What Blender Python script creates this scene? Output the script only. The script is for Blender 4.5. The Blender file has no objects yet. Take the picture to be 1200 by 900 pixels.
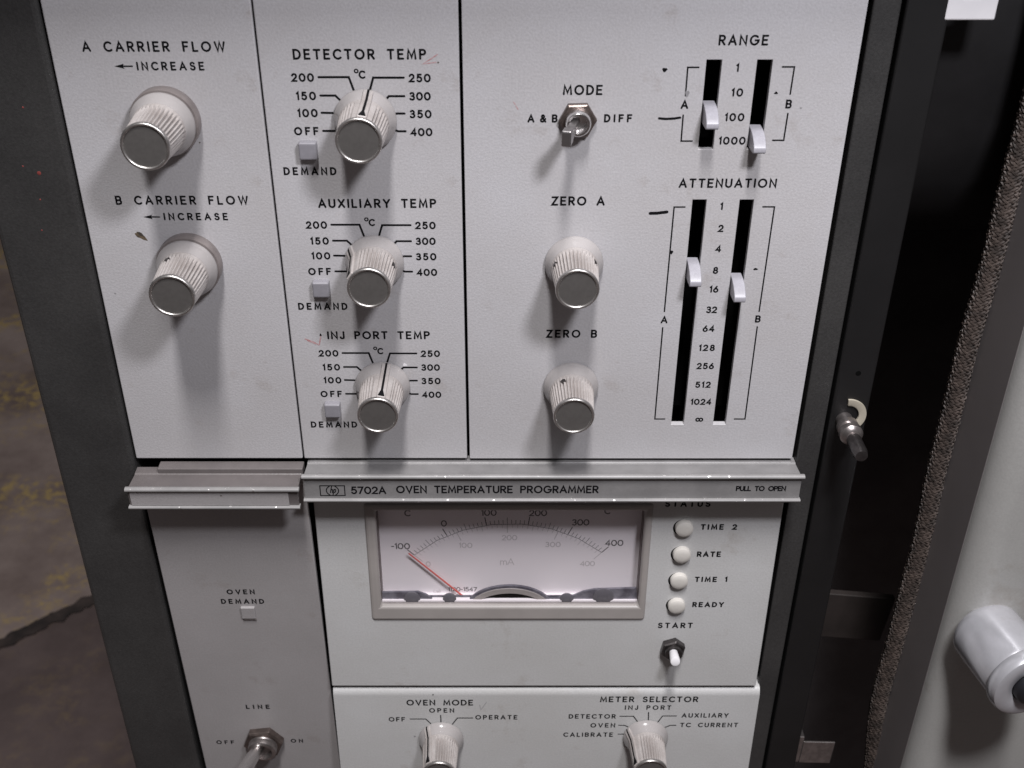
import bpy, bmesh, math, random
from mathutils import Vector, Matrix, noise

random.seed(7)
S = bpy.context.scene
COL = S.collection
MM = 0.001
R = math.radians

# ------------------------------------------------------------------ camera
F = 1300.0                                   # focal length in pixels of a 1200 px wide picture
TH = math.atan(F / 2119.0)                   # the camera looks down at the panel by this angle
CAM = Vector((0.0, -272.4, 193.7))           # millimetres; y = 0 is the front of the upper panels
cd = bpy.data.cameras.new('camera')
cam = bpy.data.objects.new('camera', cd)
COL.objects.link(cam)
cam.location = CAM * MM
cam.rotation_euler = (math.pi / 2 - TH, 0, 0)
cd.sensor_width = 36.0
cd.lens = F / 1200 * 36
cd.shift_x = 0.010
cd.clip_start = 0.01
cd.clip_end = 50
cd.dof.use_dof = True
cd.dof.focus_distance = 0.318
cd.dof.aperture_fstop = 30
S.camera = cam

# ------------------------------------------------------------------ world, lamps, exposure
w = bpy.data.worlds.new('World')
S.world = w
w.use_nodes = True
bg = w.node_tree.nodes['Background']
bg.inputs['Color'].default_value = (1.0, 0.95, 0.96, 1)
bg.inputs['Strength'].default_value = 0.075


def area_lamp(name, loc, target, sx, sy, power, color):
    ld = bpy.data.lights.new(name, 'AREA')
    ld.shape = 'RECTANGLE'
    ld.size, ld.size_y = sx, sy
    ld.energy = power
    ld.color = color
    o = bpy.data.objects.new(name, ld)
    COL.objects.link(o)
    o.location = loc
    o.rotation_euler = (Vector(target) - Vector(loc)).to_track_quat('-Z', 'Y').to_euler()


area_lamp('ceiling_lamp', (0.0, -0.55, 1.30), (0.0, -0.5501, 0.0), 0.12, 0.40, 20.6, (1.0, 0.985, 0.99))
area_lamp('work_lamp', (0.115, -0.235, 0.335), (0.03, 0, 0.02), 0.05, 0.04, 1.06, (0.95, 0.95, 1.0))

S.view_settings.view_transform = 'Standard'
S.view_settings.look = 'None'
S.view_settings.gamma = 1
S.view_settings.exposure = 0.0


# ------------------------------------------------------------------ materials
def mat(name, col, rough=0.5, metal=0.0, bump=0.0, bscale=2500.0, var=0.0, vscale=40.0, col2=None,
        spec=0.5, chips=0.0, grain=0.0, stain=0.0):
    m = bpy.data.materials.new(name)
    m.use_nodes = True
    nt = m.node_tree
    p = nt.nodes['Principled BSDF']
    p.inputs['Base Color'].default_value = (*col, 1)
    p.inputs['Roughness'].default_value = rough
    p.inputs['Metallic'].default_value = metal
    p.inputs['Specular IOR Level'].default_value = spec
    tc = nt.nodes.new('ShaderNodeTexCoord')
    if var or col2:
        n = nt.nodes.new('ShaderNodeTexNoise')
        n.inputs['Scale'].default_value = vscale
        n.inputs['Detail'].default_value = 6
        n.inputs['Roughness'].default_value = 0.62
        nt.links.new(tc.outputs['Object'], n.inputs['Vector'])
        r = nt.nodes.new('ShaderNodeValToRGB')
        c2 = col2 or tuple(c * (1 - var) for c in col)
        r.color_ramp.elements[0].position = 0.38
        r.color_ramp.elements[1].position = 0.62
        r.color_ramp.elements[0].color = (*c2, 1)
        r.color_ramp.elements[1].color = (*col, 1)
        nt.links.new(n.outputs['Fac'], r.inputs['Fac'])
        out = r.outputs['Color']
        if chips:
            n2 = nt.nodes.new('ShaderNodeTexNoise')
            n2.inputs['Scale'].default_value = 700
            n2.inputs['Detail'].default_value = 3
            nt.links.new(tc.outputs['Object'], n2.inputs['Vector'])
            r2 = nt.nodes.new('ShaderNodeValToRGB')
            r2.color_ramp.elements[0].position = chips
            r2.color_ramp.elements[1].position = chips + 0.03
            nt.links.new(n2.outputs['Fac'], r2.inputs['Fac'])
            mx = nt.nodes.new('ShaderNodeMixRGB')
            mx.inputs['Color2'].default_value = (0.75, 0.73, 0.72, 1)
            nt.links.new(r2.outputs['Color'], mx.inputs['Fac'])
            nt.links.new(out, mx.inputs['Color1'])
            out = mx.outputs['Color']
            nt.links.new(r2.outputs['Color'], p.inputs['Metallic'])
        if stain:
            n4 = nt.nodes.new('ShaderNodeTexNoise')
            n4.inputs['Scale'].default_value = 55
            n4.inputs['Detail'].default_value = 8
            n4.inputs['Roughness'].default_value = 0.7
            nt.links.new(tc.outputs['Object'], n4.inputs['Vector'])
            r4 = nt.nodes.new('ShaderNodeMapRange')
            r4.inputs['From Min'].default_value = 0.58
            r4.inputs['From Max'].default_value = 0.74
            r4.inputs['To Max'].default_value = stain
            nt.links.new(n4.outputs['Fac'], r4.inputs['Value'])
            m4 = nt.nodes.new('ShaderNodeMixRGB')
            m4.inputs['Color2'].default_value = (col[0] * .62, col[1] * .55, col[2] * .48, 1)
            nt.links.new(r4.outputs['Result'], m4.inputs['Fac'])
            nt.links.new(out, m4.inputs['Color1'])
            out = m4.outputs['Color']
        if grain:
            n3 = nt.nodes.new('ShaderNodeTexNoise')
            n3.inputs['Scale'].default_value = 1700
            n3.inputs['Detail'].default_value = 4
            nt.links.new(tc.outputs['Object'], n3.inputs['Vector'])
            r3 = nt.nodes.new('ShaderNodeMapRange')
            r3.inputs['From Min'].default_value = 0.3
            r3.inputs['From Max'].default_value = 0.7
            r3.inputs['To Min'].default_value = 1 - grain
            r3.inputs['To Max'].default_value = 1 + grain
            nt.links.new(n3.outputs['Fac'], r3.inputs['Value'])
            mg = nt.nodes.new('ShaderNodeVectorMath')
            mg.operation = 'SCALE'
            nt.links.new(out, mg.inputs[0])
            nt.links.new(r3.outputs['Result'], mg.inputs['Scale'])
            out = mg.outputs['Vector']
        nt.links.new(out, p.inputs['Base Color'])
    if bump:
        n = nt.nodes.new('ShaderNodeTexNoise')
        n.inputs['Scale'].default_value = bscale
        n.inputs['Detail'].default_value = 2
        nt.links.new(tc.outputs['Object'], n.inputs['Vector'])
        b = nt.nodes.new('ShaderNodeBump')
        b.inputs['Strength'].default_value = bump
        b.inputs['Distance'].default_value = 0.0002
        nt.links.new(n.outputs['Fac'], b.inputs['Height'])
        nt.links.new(b.outputs['Normal'], p.inputs['Normal'])
    return m


M_PANEL = mat('panel_paint', (0.50, 0.488, 0.505), 0.48, bump=0.24, bscale=1700, col2=(0.465, 0.448, 0.455), vscale=17, grain=0.07, stain=0.55)
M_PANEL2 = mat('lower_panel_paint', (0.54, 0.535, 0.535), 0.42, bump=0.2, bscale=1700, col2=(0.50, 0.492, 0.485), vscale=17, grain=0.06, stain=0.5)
M_PANEL3 = mat('shaded_panel_paint', (0.37, 0.35, 0.353), 0.42, bump=0.2, bscale=1700, col2=(0.335, 0.317, 0.317), vscale=18, grain=0.06, stain=0.5)  # darker copy of the panel paint; the lower left shade is in its colour
M_HANDLE2 = mat('shaded_handle_paint', (0.155, 0.137, 0.135), 0.36, bump=0.2, bscale=1300, var=0.2, vscale=60)  # browner, darker handle paint; carries the shade on the lower left module
M_HANDLE = mat('handle_paint', (0.245, 0.236, 0.236), 0.36, bump=0.2, bscale=1300, var=0.22, vscale=60)
M_LIP = mat('worn_handle_paint', (0.29, 0.28, 0.278), 0.38, var=0.2, vscale=80, chips=0.66)
M_INK = mat('black_ink', (0.006, 0.006, 0.007), 0.8, spec=0.1)
M_METERINK = mat('meter_ink', (0.05, 0.045, 0.05), 0.6)
M_METERGREY = mat('faded_meter_ink', (0.60, 0.56, 0.57), 0.6)
M_RED = mat('red_pen', (0.42, 0.17, 0.17), 0.6, col2=(0.5, 0.36, 0.37), vscale=900)
M_PENCIL = mat('pencil_grey', (0.26, 0.25, 0.26), 0.6)
M_BROWN = mat('brown_smudge', (0.14, 0.10, 0.06), 0.7, col2=(0.02, 0.02, 0.02), vscale=500)
M_KNOB = mat('knob_plastic', (0.42, 0.388, 0.375), 0.36, col2=(0.35, 0.315, 0.30), vscale=200, grain=0.08)
M_SKIRT = mat('knob_collar_plastic', (0.38, 0.355, 0.35), 0.18, var=0.10, vscale=160)
M_CAP = mat('cap_metal', (0.18, 0.170, 0.163), 0.38, metal=0.55, bump=0.12, bscale=4000, var=0.1, vscale=700)
M_CHROME = mat('bright_metal', (0.85, 0.83, 0.82), 0.27, metal=1.0)
M_RIM = mat('worn_rim', (0.66, 0.63, 0.61), 0.36, metal=0.95, var=0.3, vscale=500)
M_DULL = mat('dull_metal', (0.42, 0.38, 0.37), 0.32, metal=0.9, var=0.3, vscale=400)
M_FLANGE = mat('flange_metal', (0.285, 0.248, 0.24), 0.42, metal=0.35, var=0.25, vscale=200)
M_LEVER = mat('steel_lever', (0.38, 0.36, 0.36), 0.3, metal=0.9, var=0.15, vscale=300)
M_NUT = mat('worn_nut', (0.20, 0.16, 0.145), 0.38, metal=0.8, var=0.4, vscale=350)
M_DARKMETAL = mat('dark_metal', (0.10, 0.09, 0.09), 0.3, metal=0.8, var=0.3, vscale=400)
M_POST = mat('charcoal_paint', (0.045, 0.0435, 0.043), 0.42, bump=0.3, bscale=1600, col2=(0.033, 0.032, 0.032), vscale=22, grain=0.15)
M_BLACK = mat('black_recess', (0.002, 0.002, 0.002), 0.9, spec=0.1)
M_SHADING_WALL = mat('shading_wall_paint', (0.019, 0.018, 0.019), 0.45, var=0.3, vscale=30)
M_OVEN = mat('oven_wall', (0.13, 0.12, 0.125), 0.6, var=0.3, vscale=30)
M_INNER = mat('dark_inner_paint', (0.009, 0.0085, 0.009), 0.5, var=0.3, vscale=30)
M_SLIDER = mat('slider_plastic', (0.37, 0.36, 0.395), 0.36, col2=(0.31, 0.30, 0.33), vscale=250, grain=0.05)
M_LENS = mat('lamp_lens', (0.27, 0.26, 0.285), 0.25, var=0.1, vscale=300)
M_BUTTON = mat('status_lens', (0.62, 0.59, 0.55), 0.32, var=0.06, vscale=300)
M_WHITE = mat('white_plastic', (0.80, 0.78, 0.80), 0.3, var=0.04, vscale=100)
M_FACE = mat('meter_card', (0.93, 0.88, 0.90), 0.6, var=0.03, vscale=40)
M_BEZEL = mat('meter_bezel', (0.36, 0.33, 0.315), 0.35, var=0.08, vscale=80)
M_WALL = mat('meter_wall', (0.11, 0.08, 0.075), 0.4)
M_SMOKE = mat('smoky_plastic', (0.20, 0.195, 0.225), 0.15, col2=(0.085, 0.08, 0.10), vscale=190)
M_SMOKE2 = mat('smoky_post', (0.13, 0.125, 0.14), 0.12)
M_NEEDLE = mat('red_needle', (0.62, 0.13, 0.11), 0.45)
M_DOOR = mat('oven_door_paint', (0.37, 0.363, 0.35), 0.42, bump=0.15, bscale=900, var=0.08, vscale=20, grain=0.05, stain=0.5)
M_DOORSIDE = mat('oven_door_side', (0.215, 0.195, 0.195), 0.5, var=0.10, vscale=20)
M_BRAID = mat('braid', (0.070, 0.052, 0.044), 0.6, col2=(0.028, 0.021, 0.018), vscale=260, bump=0.4, bscale=2500)
M_HKNOB = mat('door_knob_plastic', (0.60, 0.595, 0.63), 0.24, metal=0.5, var=0.13, vscale=90, stain=0.5)
M_RUBBER = mat('black_rubber', (0.012, 0.012, 0.015), 0.4)
M_CREAM = mat('cream_washer', (0.42, 0.38, 0.31), 0.5)
M_REDDOT = mat('red_paint_fleck', (0.22, 0.045, 0.04), 0.5)
M_FLANGE0 = mat('rusty_bracket', (0.030, 0.023, 0.021), 0.6, var=0.3, vscale=60)


def glass_mat():
    m = bpy.data.materials.new('clear_pane')
    m.use_nodes = True
    nt = m.node_tree
    nt.nodes.remove(nt.nodes['Principled BSDF'])
    out = nt.nodes['Material Output']
    t = nt.nodes.new('ShaderNodeBsdfTransparent')
    t.inputs['Color'].default_value = (0.97, 0.965, 0.97, 1)
    g = nt.nodes.new('ShaderNodeBsdfGlossy')
    g.inputs['Roughness'].default_value = 0.04
    mx = nt.nodes.new('ShaderNodeMixShader')
    mx.inputs['Fac'].default_value = 0.035
    nt.links.new(t.outputs[0], mx.inputs[1])
    nt.links.new(g.outputs[0], mx.inputs[2])
    nt.links.new(mx.outputs[0], out.inputs['Surface'])
    return m


M_GLASS = glass_mat()


def floor_mat(name, dark, light, moss):
    m = bpy.data.materials.new(name)
    m.use_nodes = True
    nt = m.node_tree
    p = nt.nodes['Principled BSDF']
    p.inputs['Roughness'].default_value = 0.75
    tc = nt.nodes.new('ShaderNodeTexCoord')

    def nz(scale, detail, lo, hi, c0, c1):
        n = nt.nodes.new('ShaderNodeTexNoise')
        n.inputs['Scale'].default_value = scale
        n.inputs['Detail'].default_value = detail
        n.inputs['Roughness'].default_value = 0.65
        nt.links.new(tc.outputs['Object'], n.inputs['Vector'])
        r = nt.nodes.new('ShaderNodeValToRGB')
        r.color_ramp.elements[0].position = lo
        r.color_ramp.elements[1].position = hi
        r.color_ramp.elements[0].color = (*c0, 1)
        r.color_ramp.elements[1].color = (*c1, 1)
        nt.links.new(n.outputs['Fac'], r.inputs['Fac'])
        return r
    a = nz(6, 8, 0.35, 0.66, dark, light)
    b = nz(7, 10, 0.46, 0.56, (0, 0, 0), (moss, moss, moss))
    c = nz(80, 5, 0.46, 0.60, (0, 0, 0), (1, 1, 1))
    mul = nt.nodes.new('ShaderNodeMath')
    mul.operation = 'MULTIPLY'
    nt.links.new(b.outputs['Color'], mul.inputs[0])
    nt.links.new(c.outputs['Color'], mul.inputs[1])
    mx = nt.nodes.new('ShaderNodeMixRGB')
    mx.inputs['Color2'].default_value = (0.42, 0.30, 0.11, 1)
    nt.links.new(mul.outputs[0], mx.inputs['Fac'])
    nt.links.new(a.outputs['Color'], mx.inputs['Color1'])
    nt.links.new(mx.outputs['Color'], p.inputs['Base Color'])
    bp = nt.nodes.new('ShaderNodeBump')
    bp.inputs['Strength'].default_value = 0.4
    bp.inputs['Distance'].default_value = 0.004
    nt.links.new(a.outputs['Color'], bp.inputs['Height'])
    nt.links.new(bp.outputs['Normal'], p.inputs['Normal'])
    return m


# ------------------------------------------------------------------ object helpers (millimetres in, metres out)
def obj(name, bm, m, parent=None, loc=(0, 0, 0), rot=(0, 0, 0), smooth=None, bevel=None):
    bm.normal_update()
    me = bpy.data.meshes.new(name)
    for v in bm.verts:
        v.co *= MM
    bm.to_mesh(me)
    bm.free()
    for mm in (m if isinstance(m, (list, tuple)) else [m]):
        me.materials.append(mm)
    if smooth is not None:
        for p in me.polygons:
            p.use_smooth = True
        me.set_sharp_from_angle(angle=R(smooth))
    o = bpy.data.objects.new(name, me)
    COL.objects.link(o)
    o.parent = parent
    o.location = Vector(loc) * MM
    o.rotation_euler = rot
    if bevel:
        b = o.modifiers.new('bevel', 'BEVEL')
        b.width = bevel * MM
        b.segments = 3
        b.limit_method = 'ANGLE'
        b.angle_limit = R(40)
    return o


def tag(o, label, cat=None, group=None, kind=None):
    if label:
        o['label'] = label
    if cat:
        o['category'] = cat
    if group:
        o['group'] = group
    if kind:
        o['kind'] = kind
    return o


def box(bm, x0, x1, y0, y1, z0, z1, mi=0):
    v = [bm.verts.new(c) for c in ((x0, y0, z0), (x1, y0, z0), (x1, y1, z0), (x0, y1, z0),
                                   (x0, y0, z1), (x1, y0, z1), (x1, y1, z1), (x0, y1, z1))]
    for f in ((3, 2, 1, 0), (4, 5, 6, 7), (0, 1, 5, 4), (1, 2, 6, 5), (2, 3, 7, 6), (3, 0, 4, 7)):
        bm.faces.new([v[i] for i in f]).material_index = mi
    return bm


def B(*a):
    return box(bmesh.new(), *a)


def lathe(prof, n=64, bm=None, cap_top=True, cap_bot=False, a0=0.0, a1=360.0):
    """profile of (radius, z) about the z axis"""
    bm = bm or bmesh.new()
    full = abs(a1 - a0 - 360) < 1e-6
    k = n if full else n + 1
    rings = []
    for r, z in prof:
        rings.append([bm.verts.new((r * math.cos(R(a0 + (a1 - a0) * i / n)),
                                    r * math.sin(R(a0 + (a1 - a0) * i / n)), z)) for i in range(k)])
    for a, b in zip(rings, rings[1:]):
        for i in range(n):
            j = (i + 1) % k
            bm.faces.new((a[i], a[j], b[j], b[i]))
    if full and cap_top and prof[-1][0] > 1e-6:
        bm.faces.new(rings[-1])
    if full and cap_bot:
        bm.faces.new(rings[0][::-1])
    return bm


def prism(pts, h0, h1, axis='z', bm=None):
    """closed outline extruded along an axis; outline given in the other two axes"""
    bm = bm or bmesh.new()

    def c(p, h):
        if axis == 'z':
            return (p[0], p[1], h)
        if axis == 'x':
            return (h, p[0], p[1])
        return (p[0], h, p[1])
    a = [bm.verts.new(c(p, h0)) for p in pts]
    b = [bm.verts.new(c(p, h1)) for p in pts]
    n = len(pts)
    for i in range(n):
        j = (i + 1) % n
        bm.faces.new((a[i], a[j], b[j], b[i]))
    bm.faces.new(a[::-1])
    bm.faces.new(b)
    bmesh.ops.recalc_face_normals(bm, faces=bm.faces[:])
    return bm


def plate(x0, x1, y0, y1, z0, z1, holes=()):
    """flat plate with rectangular openings cut through it"""
    xs = sorted({x0, x1, *[h[0] for h in holes], *[h[1] for h in holes]})
    ys = sorted({y0, y1, *[h[2] for h in holes], *[h[3] for h in holes]})
    nx, ny = len(xs) - 1, len(ys) - 1

    def solid(i, j):
        if not (0 <= i < nx and 0 <= j < ny):
            return False
        cx, cy = (xs[i] + xs[i + 1]) / 2, (ys[j] + ys[j + 1]) / 2
        return not any(h[0] < cx < h[1] and h[2] < cy < h[3] for h in holes)
    bm = bmesh.new()
    V = {}

    def v(i, j, k):
        if (i, j, k) not in V:
            V[(i, j, k)] = bm.verts.new((xs[i], ys[j], (z0, z1)[k]))
        return V[(i, j, k)]
    for i in range(nx):
        for j in range(ny):
            if not solid(i, j):
                continue
            bm.faces.new((v(i, j, 1), v(i + 1, j, 1), v(i + 1, j + 1, 1), v(i, j + 1, 1)))
            bm.faces.new((v(i, j + 1, 0), v(i + 1, j + 1, 0), v(i + 1, j, 0), v(i, j, 0)))
            if not solid(i - 1, j):
                bm.faces.new((v(i, j, 0), v(i, j, 1), v(i, j + 1, 1), v(i, j + 1, 0)))
            if not solid(i + 1, j):
                bm.faces.new((v(i + 1, j + 1, 0), v(i + 1, j + 1, 1), v(i + 1, j, 1), v(i + 1, j, 0)))
            if not solid(i, j - 1):
                bm.faces.new((v(i + 1, j, 0), v(i + 1, j, 1), v(i, j, 1), v(i, j, 0)))
            if not solid(i, j + 1):
                bm.faces.new((v(i, j + 1, 0), v(i, j + 1, 1), v(i + 1, j + 1, 1), v(i + 1, j + 1, 0)))
    return bm


def tube(path, rad, n=8, bm=None, closed=False):
    bm = bm or bmesh.new()
    pts = [Vector(p) for p in path]
    rings = []
    for i, p in enumerate(pts):
        t = (pts[min(i + 1, len(pts) - 1)] - pts[max(i - 1, 0)]).normalized()
        ref = Vector((0, 0, 1)) if abs(t.z) < 0.9 else Vector((1, 0, 0))
        u = t.cross(ref).normalized()
        q = t.cross(u)
        r = rad[i] if isinstance(rad, (list, tuple)) else rad
        rings.append([bm.verts.new(p + u * (r * math.cos(2 * math.pi * k / n)) + q * (r * math.sin(2 * math.pi * k / n)))
                      for k in range(n)])
    for a, b in zip(rings, rings[1:]):
        for k in range(n):
            bm.faces.new((a[k], a[(k + 1) % n], b[(k + 1) % n], b[k]))
    bm.faces.new(rings[0][::-1])
    bm.faces.new(rings[-1])
    bmesh.ops.recalc_face_normals(bm, faces=bm.faces[:])
    return bm


# ------------------------------------------------------------------ engraved single-stroke lettering
def arc(cx, cy, rx, ry, a0, a1):
    n = max(6, int(abs(a1 - a0) / 12))
    return [(cx + rx * math.cos(R(a0 + (a1 - a0) * i / n)), cy + ry * math.sin(R(a0 + (a1 - a0) * i / n))) for i in range(n + 1)]


Pst = [(0, 0), (0, 1), (.32, 1)] + arc(.32, .74, .26, .26, 90, -90) + [(0, .48)]
GLYPH = {
    'A': (.80, [[(0, 0), (.40, 1), (.80, 0)], [(.13, .32), (.67, .32)]]),
    'B': (.60, [[(0, 0), (0, 1), (.34, 1)] + arc(.34, .76, .23, .24, 90, -90) + [(0, .52)],
                [(.34, .52)] + arc(.34, .26, .26, .26, 90, -90) + [(0, 0)]]),
    'C': (.76, [arc(.46, .5, .46, .5, 48, 312)]),
    'D': (.70, [[(0, 0), (0, 1), (.24, 1)] + arc(.24, .5, .46, .5, 90, -90) + [(0, 0)]]),
    'E': (.54, [[(.54, 1), (0, 1), (0, 0), (.54, 0)], [(0, .52), (.46, .52)]]),
    'F': (.52, [[(.52, 1), (0, 1), (0, 0)], [(0, .52), (.44, .52)]]),
    'G': (.90, [arc(.46, .5, .46, .5, 46, 358) + [(.56, .48)]]),
    'I': (0.0, [[(0, 0), (0, 1)]]),
    'J': (.42, [[(.42, 1), (.42, .24)] + arc(.21, .24, .21, .24, 0, -170)]),
    'L': (.48, [[(0, 1), (0, 0), (.48, 0)]]),
    'M': (.88, [[(0, 0), (.09, 1), (.44, .16), (.79, 1), (.88, 0)]]),
    'N': (.68, [[(0, 0), (0, 1), (.68, 0), (.68, 1)]]),
    'O': (.94, [arc(.47, .5, .47, .5, 0, 360)]),
    'P': (.58, [Pst]),
    'R': (.60, [Pst, [(.26, .48), (.60, 0)]]),
    'S': (.58, [arc(.29, .755, .25, .245, 25, 270) + arc(.29, .255, .29, .255, 90, -155)]),
    'T': (.64, [[(0, 1), (.64, 1)], [(.32, 1), (.32, 0)]]),
    'U': (.66, [[(0, 1), (0, .33)] + arc(.33, .33, .33, .33, 180, 360) + [(.66, 1)]]),
    'V': (.74, [[(0, 1), (.37, 0), (.74, 1)]]),
    'W': (1.06, [[(0, 1), (.26, 0), (.53, 1), (.80, 0), (1.06, 1)]]),
    'X': (.68, [[(0, 0), (.68, 1)], [(0, 1), (.68, 0)]]),
    'Y': (.70, [[(0, 1), (.35, .46), (.70, 1)], [(.35, .46), (.35, 0)]]),
    'Z': (.62, [[(0, 1), (.62, 1), (0, 0), (.62, 0)]]),
    '0': (.74, [arc(.37, .5, .37, .5, 0, 360)]),
    '1': (.17, [[(0, .84), (.17, 1), (.17, 0)]]),
    '2': (.62, [arc(.31, .70, .29, .30, 165, -38) + [(0, 0), (.62, 0)]]),
    '3': (.60, [arc(.29, .765, .25, .235, 150, -90) + arc(.29, .265, .30, .265, 90, -150)]),
    '4': (.66, [[(.50, 0), (.50, 1), (0, .28), (.66, .28)]]),
    '5': (.60, [[(.54, 1), (.12, 1), (.07, .56)] + arc(.29, .32, .31, .32, 128, -148)]),
    '6': (.62, [[(.44, 1), (.10, .50)] + arc(.31, .30, .31, .30, 150, 510)]),
    '7': (.60, [[(0, 1), (.60, 1), (.18, 0)]]),
    '8': (.60, [arc(.30, .76, .24, .24, 270, 630), arc(.30, .26, .30, .26, 90, 450)]),
    '&': (.74, [[(.72, 0), (.20, .66)] + arc(.34, .80, .17, .20, 215, -35) + [(.10, .38)] + arc(.26, .23, .25, .23, 140, 320) + [(.70, .44)]]),
    '-': (.30, [[(0, .45), (.30, .45)]]),
    '(': (.16, [arc(.42, .5, .42, .62, 130, 230)]),
    ')': (.16, [arc(-.26, .5, .42, .62, 50, -50)]),
    'm': (.80, [[(0, 0), (0, .64)], [(0, .40)] + arc(.20, .42, .20, .22, 180, 0) + [(.40, 0)], [(.40, .40)] + arc(.60, .42, .20, .22, 180, 0) + [(.80, 0)]]),
    '∞': (1.30, [arc(.33, .5, .33, .34, 0, 360), arc(.97, .5, .33, .34, 180, 540)]),
    ' ': (.55, []),
}


def ribbon(bm, pts, wd, z, rnd=True):
    """flat stroke of printed ink along a polyline"""
    P = [Vector((p[0], p[1])) for p in pts]
    Q = [P[0]]
    for p in P[1:]:
        if (p - Q[-1]).length > 1e-4:
            Q.append(p)
    P = Q
    if len(P) < 2:
        return
    closed = (P[0] - P[-1]).length < 1e-3 and len(P) > 3
    if closed:
        P = P[:-1]
    n = len(P)
    h = wd / 2
    Lf, Rt = [], []
    for i in range(n):
        a = P[i - 1] if (closed or i > 0) else None
        b = P[(i + 1) % n] if (closed or i < n - 1) else None
        d1 = (P[i] - a).normalized() if a is not None else None
        d2 = (b - P[i]).normalized() if b is not None else None
        d1 = d1 or d2
        d2 = d2 or d1
        n1, n2 = Vector((-d1.y, d1.x)), Vector((-d2.y, d2.x))
        m = n1 + n2
        if m.length < 1e-3:
            m = n1
        m.normalize()
        k = min(1 / max(m.dot(n1), 0.1), 2.2)
        Lf.append(bm.verts.new((*(P[i] + m * h * k), z)))
        Rt.append(bm.verts.new((*(P[i] - m * h * k), z)))
    for i in range(n if closed else n - 1):
        j = (i + 1) % n
        bm.faces.new((Rt[i], Rt[j], Lf[j], Lf[i]))
    if rnd and not closed:
        for i, sgn in ((0, -1), (n - 1, 1)):
            q = P[1] - P[0] if i == 0 else P[-1] - P[-2]
            ang = math.atan2(q.y, q.x) + (math.pi if sgn < 0 else 0)
            fan = [bm.verts.new((P[i].x + h * math.cos(ang - math.pi / 2 + math.pi * k / 6),
                                 P[i].y + h * math.sin(ang - math.pi / 2 + math.pi * k / 6), z)) for k in range(1, 6)]
            ends = (Rt[i], Lf[i]) if sgn > 0 else (Lf[i], Rt[i])
            bm.faces.new([ends[0], *fan, ends[1]])


def text_bm(txt, width, cap, wd, z, slant=0.0, bm=None, x0=0, y0=0):
    # cap: height over the ink; wd: width of the stroke
    bm = bm or bmesh.new()
    tot = sum(GLYPH[c][0] for c in txt) * cap
    n = max(1, len(txt) - 1)
    sp = (width - wd - tot) / n if len(txt) > 1 else 0
    ws = 1.0
    if len(txt) > 1 and sp < 0.16 * cap:
        sp = 0.16 * cap
        ws = max(0.3, (width - wd - sp * n) / tot)
    x = x0 + wd / 2
    for c in txt:
        gw, strokes = GLYPH[c]
        for k, s in enumerate(strokes):
            ribbon(bm, [(x + p[0] * cap * ws + slant * p[1] * cap, y0 + p[1] * cap) for p in s], wd, z + 0.003 * k)
        x += gw * cap * ws + sp
    return bm


# ------------------------------------------------------------------ modules: flat fronts with their own plane
FW = Vector((0, math.cos(TH), -math.sin(TH)))
UP = Vector((0, math.sin(TH), math.cos(TH)))


class Module:
    """An Empty at the foot of a front plate; local x right, y up, z out of the plate (millimetres)."""

    def __init__(self, name, label, cat, u0, v0, out=0.0, tilt=0.0, group=None):
        self.O = Vector((u0, -out, v0))
        t = R(tilt)
        self.V = Vector((0, math.sin(t), math.cos(t)))
        self.N = Vector((0, -math.cos(t), math.sin(t)))
        self.e = bpy.data.objects.new(name, None)
        COL.objects.link(self.e)
        self.e.empty_display_size = 0.02
        self.e.location = self.O * MM
        self.e.rotation_euler = (math.pi / 2 - t, 0, 0)
        tag(self.e, label, cat, group)

    def L(self, x, y, out=0.0):
        """where the photo's point (x, y) lies on the plane standing `out` mm proud of this plate"""
        d = FW + Vector(((x - 588) / F, 0, 0)) - UP * ((y - 450) / F)
        s = (out - (CAM - self.O).dot(self.N)) / d.dot(self.N)
        p = CAM + d * s - self.O
        return p.x, p.dot(self.V)

    def caption(self, txt, x0, x1, yb, cap=2.0, wd=0.40, out=0.03, m=None, slant=0.0, name='caption', off=(0, 0), parent=None):
        a, b = self.L(x0, yb, out), self.L(x1, yb, out)
        wd *= 1.2
        cap = cap - 0.62 * wd
        bm = text_bm(txt, b[0] - a[0], cap, wd, 0, slant)
        return obj(name, bm, m or M_INK, parent or self.e, (a[0] + off[0], (a[1] + b[1]) / 2 + off[1] + wd / 2, out))

    def lines(self, polys, wd=0.46, out=0.03, m=None, name='dial_lines', off=(0, 0), rnd=True):
        bm = bmesh.new()
        for k, poly in enumerate(polys):
            ribbon(bm, [(self.L(x, y, out)[0] + off[0], self.L(x, y, out)[1] + off[1]) for x, y in poly], wd, 0.002 * (k % 3), rnd)
        return obj(name, bm, m or M_INK, self.e, (0, 0, out))


def blob(mod, x, y, rx, ry, m, name, out=0.035, ang=0.0):
    c = mod.L(x, y, out)
    bm = bmesh.new()
    ph = random.random() * 6
    vs = []
    for i in range(22):
        a = 2 * math.pi * i / 22
        k = 1 + 0.18 * math.sin(3 * a + ph) + 0.08 * math.sin(7 * a + ph)
        px, py = rx * k * math.cos(a), ry * k * math.sin(a)
        vs.append(bm.verts.new((px * math.cos(ang) - py * math.sin(ang), px * math.sin(ang) + py * math.cos(ang), 0)))
    bm.faces.new(vs)
    return obj(name, bm, m, mod.e, (c[0], c[1], out))


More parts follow.
